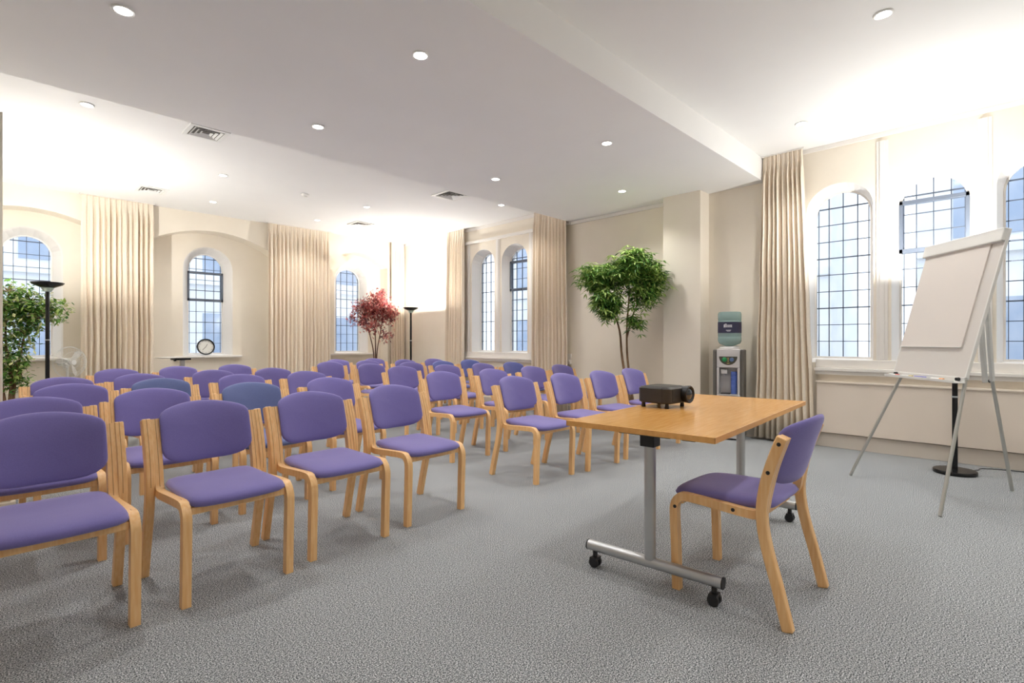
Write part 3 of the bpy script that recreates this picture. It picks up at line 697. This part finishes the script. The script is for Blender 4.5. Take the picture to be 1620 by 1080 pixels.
def stamp(u0, u1, z0, z1):
    N_ = 4; R_ = .1334; vs = []
    for i in range(N_+1):
        a = -PI/2+(u0+(u1-u0)*i/N_)/R_
        vs.append((bm.verts.new((R_*math.cos(a), R_*math.sin(a), z0)), bm.verts.new((R_*math.cos(a), R_*math.sin(a), z1)), bm.verts.new(((R_-.002)*math.cos(a), (R_-.002)*math.sin(a), z0)), bm.verts.new(((R_-.002)*math.cos(a), (R_-.002)*math.sin(a), z1))))
    for A, B in zip(vs, vs[1:]):
        bm.faces.new((A[0], B[0], B[1], A[1])); bm.faces.new((A[1], B[1], B[3], A[3])); bm.faces.new((A[0], A[2], B[2], B[0]))
stamp(-.052, -.040, .220, .255)
for k, (w0, w1) in enumerate(((-.036, -.024), (-.020, -.008), (-.004, .008), (.012, .024), (.028, .040))):
    stamp(w0, w1, .222, .232); stamp(w0, w1, .240, .250); stamp(w0, w0+.004, .222, .250)
stamp(-.040, -.018, .255, .262); stamp(-.028, .030, .185, .190); stamp(-.018, .022, .174, .179)
obj('label_print', bm, mInk, lb, smooth=False)
p = mw @ Vector((.058, -.095, .536))
r_ = thing('cup_stack', 'stack of translucent blue cups in the cooler alcove', 'cups', tuple(p))
bm = bmesh.new(); prof = [(0, 0), (.032, 0)]
for i in range(9): prof += [(.034, .02+i*.026), (.037, .022+i*.026), (.037, .026+i*.026), (.034, .028+i*.026)]
prof += [(.034, .262), (.0, .262)]
lathe(bm, prof, 24); obj('cups', bm, mCup, r_)
# ------------------------------------------------------------ small things at the back wall
root = thing('side_table', 'small grey topped adjustable table below the middle back window', 'table', (2.08, 9.3, 0), .1)
bm = bmesh.new(); superbox(bm, -.30, .30, -.2, .2, .895, .915, .06); obj('table_top', bm, mTop, root)
bm = bmesh.new(); box(bm, (.0, -.03, .06), (.06, .03, .89)); obj('post', bm, mSteel, root, smooth=False, bevel=.006)
bm = bmesh.new(); box(bm, (-.10, -.10, .865), (.12, .10, .895)); box(bm, (-.12, -.13, .85), (-.09, -.09, .875)); obj('tilt_bracket', bm, mBlack, root, smooth=False, bevel=.004)
bm = bmesh.new()
for a in (0, PI/2): 
    c_, s_ = math.cos(a+PI/4), math.sin(a+PI/4); tube(bm, [(-.28*c_+.03, -.28*s_, .03), (.28*c_+.03, .28*s_, .03)], .022, 12)
for sx_, sy_ in ((1, 1), (1, -1), (-1, 1), (-1, -1)): lathe(bm, [(0, 0), (.018, 0), (.018, .02), (0, .02)], 12, (.03+sx_*.185, sy_*.185, 0))
obj('foot', bm, mSteel, root)
root = thing('clock', 'round black rimmed clock leaning in the middle back window sill', 'clock', (2.655, 10.13, .912), 0)
def tilt(bm, a, z0=0): bmesh.ops.rotate(bm, verts=bm.verts[:], cent=(0, 0, 0), matrix=Matrix.Rotation(a, 3, 'X'))
bm = bmesh.new(); lathe(bm, [(.118, .0), (.14, .0), (.142, -.02), (.134, -.034), (.122, -.030), (.118, -.014), (.118, 0)], 48, (0, 0, .145), 0, 'y'); tilt(bm, -.12); obj('rim', bm, mBlackM, root)
bm = bmesh.new(); lathe(bm, [(0, -.012), (.12, -.012), (.12, .0), (0, .0)], 48, (0, 0, .145), 0, 'y'); tilt(bm, -.12); fc = obj('face', bm, mClock, root)
bm = bmesh.new()
for i in range(12):
    a = 2*PI*i/12; d_ = Vector((math.sin(a), 0, math.cos(a))); tube(bm, [d_*.095+Vector((0, -.014, .145)), d_*.110+Vector((0, -.014, .145))], .0022, 6)
tilt(bm, -.12); obj('hour_mark', bm, mBlack, fc)
bm = bmesh.new()
for a, L_ in ((.5, .055), (3.9, .08)):
    d_ = Vector((math.sin(a), 0, math.cos(a))); tube(bm, [Vector((0, -.017, .145)), d_*L_+Vector((0, -.017, .145))], .003, 6)
tilt(bm, -.12); obj('hand', bm, mBlack, fc)
# pedestal fan
root = thing('pedestal_fan', 'white pedestal fan beside the left curtain, behind the floor lamp', 'fan', (.74, 9.15, 0), math.radians(30))
bm = bmesh.new(); lathe(bm, [(0, 0), (.2, 0), (.2, .015), (.05, .035), (0, .035)], 36); obj('base', bm, mWhiteP, root)
bm = bmesh.new(); lathe(bm, [(0, .03), (.014, .03), (.014, .80), (0, .80)], 14); obj('pole', bm, mWhiteP, root)
bm = bmesh.new(); lathe(bm, [(0, -.02), (.045, -.02), (.055, .02), (.05, .12), (.02, .14), (0, .14)], 20, (0, 0, .87), 0, 'y'); box(bm, (-.02, .0, .79), (.02, .04, .84)); obj('motor_housing', bm, mWhiteP, root)
bm = bmesh.new()
for i in range(3):
    a = 2*PI*i/3+.9; P_ = []
    for k, (r_, w_) in enumerate(((.03, .03), (.09, .06), (.15, .075), (.185, .05))):
        for s in (-1, 1):
            aa = a+s*w_/max(r_, .05)/1.3*.6
            P_.append((r_*math.cos(aa), -.06+s*.014, .87+r_*math.sin(aa)))
    v0 = [bm.verts.new(p_) for p_ in P_]; v1 = [bm.verts.new((p_[0], p_[1]-.003, p_[2])) for p_ in P_]
    for k in range(3):
        q = (2*k, 2*k+1, 2*k+3, 2*k+2); bm.faces.new([v0[i_] for i_ in q]); bm.faces.new([v1[i_] for i_ in q][::-1])
lathe(bm, [(0, -.08), (.03, -.075), (.032, -.045), (0, -.04)], 16, (0, 0, .87), 0, 'y'); obj('blades', bm, M('fan_blade_plastic', (.62, .60, .56), .4), root)
bm = bmesh.new()
for r_, y_ in ((.205, -.055), (.21, -.04), (.14, -.105), (.07, -.115), (.205, -.03)):
    tube(bm, [(r_*math.cos(2*PI*i/32), y_, .87+r_*math.sin(2*PI*i/32)) for i in range(33)], .0022, 5)
for i in range(30):
    a = 2*PI*i/30; c_, s_ = math.cos(a), math.sin(a)
    tube(bm, [(.03*c_, -.118, .87+.03*s_), (.14*c_, -.105, .87+.14*s_), (.19*c_, -.085, .87+.19*s_), (.207*c_, -.05, .87+.207*s_), (.19*c_, -.0, .87+.19*s_), (.05*c_, .01, .87+.05*s_)], .0012, 4)
lathe(bm, [(0, -.122), (.032, -.120), (.032, -.114), (0, -.114)], 20, (0, 0, .87), 0, 'y'); obj('cage', bm, mWhiteP, root)
# ------------------------------------------------------------ potted trees
def leaf(bm, p, d, L, Wd, mi, rnd, droop=.3):
    d = d.normalized(); up = Vector((0, 0, 1)); s = d.cross(up)
    if s.length < .1: s = Vector((1, 0, 0))
    s.normalize(); s = (s+up*rnd.uniform(-.6, .6)).normalized(); nn = d.cross(s).normalized()
    p1 = p+d*L*.5-up*droop*L*.08; p2 = p+d*L-up*droop*L*.35
    a = bm.verts.new(p); l_ = bm.verts.new(p1-s*Wd/2+nn*Wd*.12); r__ = bm.verts.new(p1+s*Wd/2+nn*Wd*.12); m_ = bm.verts.new(p1); t__ = bm.verts.new(p2)
    for f in ((a, l_, m_), (a, m_, r__), (l_, t__, m_), (m_, t__, r__)): bm.faces.new(f).material_index = mi
def tree(name, label, loc, seed, stems, blobs, nleaf, leaf_fn, leaf_mats, bark, pot_r=.17, pot_h=.32, twigs=40):
    rnd = random.Random(seed)
    root = thing(name, label, 'potted tree', loc)
    bm = bmesh.new(); lathe(bm, [(0, 0), (pot_r*.72, 0), (pot_r*.95, pot_h*.86), (pot_r*1.04, pot_h*.87), (pot_r*1.04, pot_h), (pot_r*.94, pot_h), (pot_r*.92, pot_h*.9), (0, pot_h*.9)], 32); obj('pot', bm, mPot, root)
    bm = bmesh.new(); lathe(bm, [(0, pot_h*.9), (pot_r*.92, pot_h*.9), (pot_r*.90, pot_h*.93), (0, pot_h*.94)], 24); obj('soil', bm, mSoil, root)
    bm = bmesh.new(); tips = []
    for st in stems:
        P = smoothpath(st[0], 4); n_ = len(P); tube(bm, P, [st[1]*(1-.7*i/n_) for i in range(n_)], 8); tips += P[n_//2:]
    tot = sum(b_[3] for b_ in blobs); clusters = []
    for (c, rad, _, wgt) in blobs:
        for k in range(int(twigs*wgt/tot)):
            v = Vector((rnd.gauss(0, 1), rnd.gauss(0, 1), rnd.gauss(0, 1))).normalized()*(rnd.random()**.45)
            q = Vector(c)+Vector((v.x*rad[0], v.y*rad[1], v.z*rad[2]))
            t0 = min(tips, key=lambda z_: (z_-q).length+max(0, z_.z-q.z)*1.5)
            mid = (t0+q)/2+Vector((0, 0, .03)); tube(bm, [t0, mid, q], [.006, .004, .002], 5); clusters.append((q, (q-t0).normalized() if (q-t0).length > .01 else Vector((0, 0, 1))))
    obj('trunk', bm, bark, root)
    bm = bmesh.new()
    for i in range(nleaf):
        q, d0 = clusters[i % len(clusters)]; leaf_fn(bm, q, d0, rnd)
    obj('foliage', bm, leaf_mats, root, smooth=False)
    return root
G3 = [leafmat('leaf_mid_green', (.14, .30, .05)), leafmat('leaf_light_green', (.36, .50, .13)), leafmat('leaf_dark_green', (.05, .15, .03)), leafmat('leaf_pale_margin', (.62, .64, .32))]
def ficus_leaf(bm, q, d0, rnd):
    d = Vector((rnd.uniform(-1, 1), rnd.uniform(-1, 1), rnd.uniform(-.7, .35))); p_ = q+Vector((rnd.gauss(0, .045), rnd.gauss(0, .045), rnd.gauss(0, .04)))
    leaf(bm, p_, d, rnd.uniform(.055, .085), rnd.uniform(.030, .042), rnd.choice((0, 0, 1, 2, 3)), rnd, .6)
def palm_leaf(bm, q, d0, rnd):
    c = q+Vector((rnd.gauss(0, .05), rnd.gauss(0, .05), rnd.gauss(0, .05))); mi = rnd.choice((0, 0, 1, 1, 2))
    for k in range(5):
        a = 2*PI*k/5+rnd.uniform(-.3, .3); d = Vector((math.cos(a), math.sin(a), rnd.uniform(-.5, .3)))
        leaf(bm, c, d, rnd.uniform(.08, .13), .022, mi, rnd, .9)
RD = [leafmat('maple_leaf_red', (.44, .10, .09)), leafmat('maple_leaf_rose', (.70, .30, .26)), leafmat('maple_leaf_wine', (.17, .03, .05))]
def maple_leaf(bm, q, d0, rnd):
    c = q+Vector((rnd.gauss(0, .05), rnd.gauss(0, .05), rnd.gauss(0, .05))); mi = rnd.choice((0, 0, 1, 2))
    nrm = Vector((rnd.uniform(-1, 1), rnd.uniform(-1, 1), rnd.uniform(-.2, 1))).normalized(); u = nrm.orthogonal().normalized(); v = nrm.cross(u)
    for k in range(5):
        a = -1.2+2.4*k/4; d = u*math.cos(a)+v*math.sin(a); leaf(bm, c, d, .055 if k in (1, 2, 3) else .035, .018, mi, rnd, .2)
tree('ficus_tree', 'leafy green ficus at the left edge, before the left back window', (.17, 8.85, 0), 11,
     [([(0, 0, .28), (.02, .0, .7), (-.03, .02, 1.2), (.0, 0, 1.75)], .022), ([(.03, 0, .28), (.06, .02, .7), (.12, .0, 1.1), (.2, 0, 1.6)], .018), ([(-.02, 0, .28), (-.07, .0, .7), (-.12, 0, 1.1), (-.2, 0, 1.6)], .018)],
     [((0, 0, 1.55), (.40, .28, .38), 0, 4), ((.28, 0, 1.55), (.36, .22, .22), 0, 2.2), ((-.05, 0, 1.1), (.34, .25, .45), 0, 3), ((.02, 0, .8), (.24, .22, .25), 0, 1.2)], 3600, ficus_leaf, G3, mBark, twigs=230)
tree('maple_tree', 'artificial red maple in a pot in front of the right back window', (5.40, 9.2, 0), 12,
     [([(0, 0, .28), (-.02, 0, .9), (-.10, 0, 1.25), (-.2, 0, 1.6)], .016), ([(.02, 0, .28), (.02, 0, .9), (.01, 0, 1.4), (.0, 0, 1.9)], .016), ([(.03, .0, .28), (.05, 0, .9), (.12, .0, 1.3), (.2, 0, 1.7)], .015)],
     [((.05, 0, 1.85), (.34, .25, .36), 0, 5), ((-.30, .05, 1.72), (.22, .18, .22), 0, 1.6), ((.25, -.05, 1.75), (.28, .22, .24), 0, 1.6), ((-.08, 0, 1.50), (.24, .2, .18), 0, 1.4), ((.20, -.1, 1.18), (.10, .10, .16), 0, .4)], 1700, maple_leaf, RD, mBarkD, twigs=120)
# crown laid along the image plane: right-hand direction there is (.704, -.710)
def rgt(a, z, dpt=0): return (a*.704+dpt*.71, -a*.71+dpt*.704, z)
tree('broadleaf_tree', 'tall artificial green tree in a pot between the far curtain and the column', (6.10, 3.78, 0), 13,
     [([(0, 0, .28), rgt(-.12, .9), rgt(-.16, 1.3), rgt(-.26, 1.55), rgt(-.52, 1.9)], .020), ([rgt(.03, .28), rgt(-.05, .9), rgt(-.06, 1.35), rgt(-.03, 1.8), rgt(-.06, 2.2)], .018), ([rgt(-.06, 1.2), rgt(.02, 1.5), rgt(.14, 1.8), rgt(.27, 2.05)], .012)],
     [(rgt(-0.54, 1.98, -.27), (.22, .20, .16), 0, 1.9), (rgt(-0.16, 2.05, -.27), (.25, .22, .22), 0, 2.6), (rgt(0.12, 2.06, -.27), (.20, .19, .20), 0, 2.2), (rgt(-0.36, 1.68, -.27), (.22, .18, .20), 0, 2.0), (rgt(0.01, 2.28, -.27), (.08, .08, .10), 0, .4), (rgt(0.09, 1.75, -.27), (.16, .14, .16), 0, 1.0), (rgt(-0.03, 1.42, -.27), (.10, .08, .10), 0, .35), (rgt(0.26, 1.85, -.27), (.08, .07, .14), 0, .5)], 1900, palm_leaf, G3[:3], mBark, twigs=170)
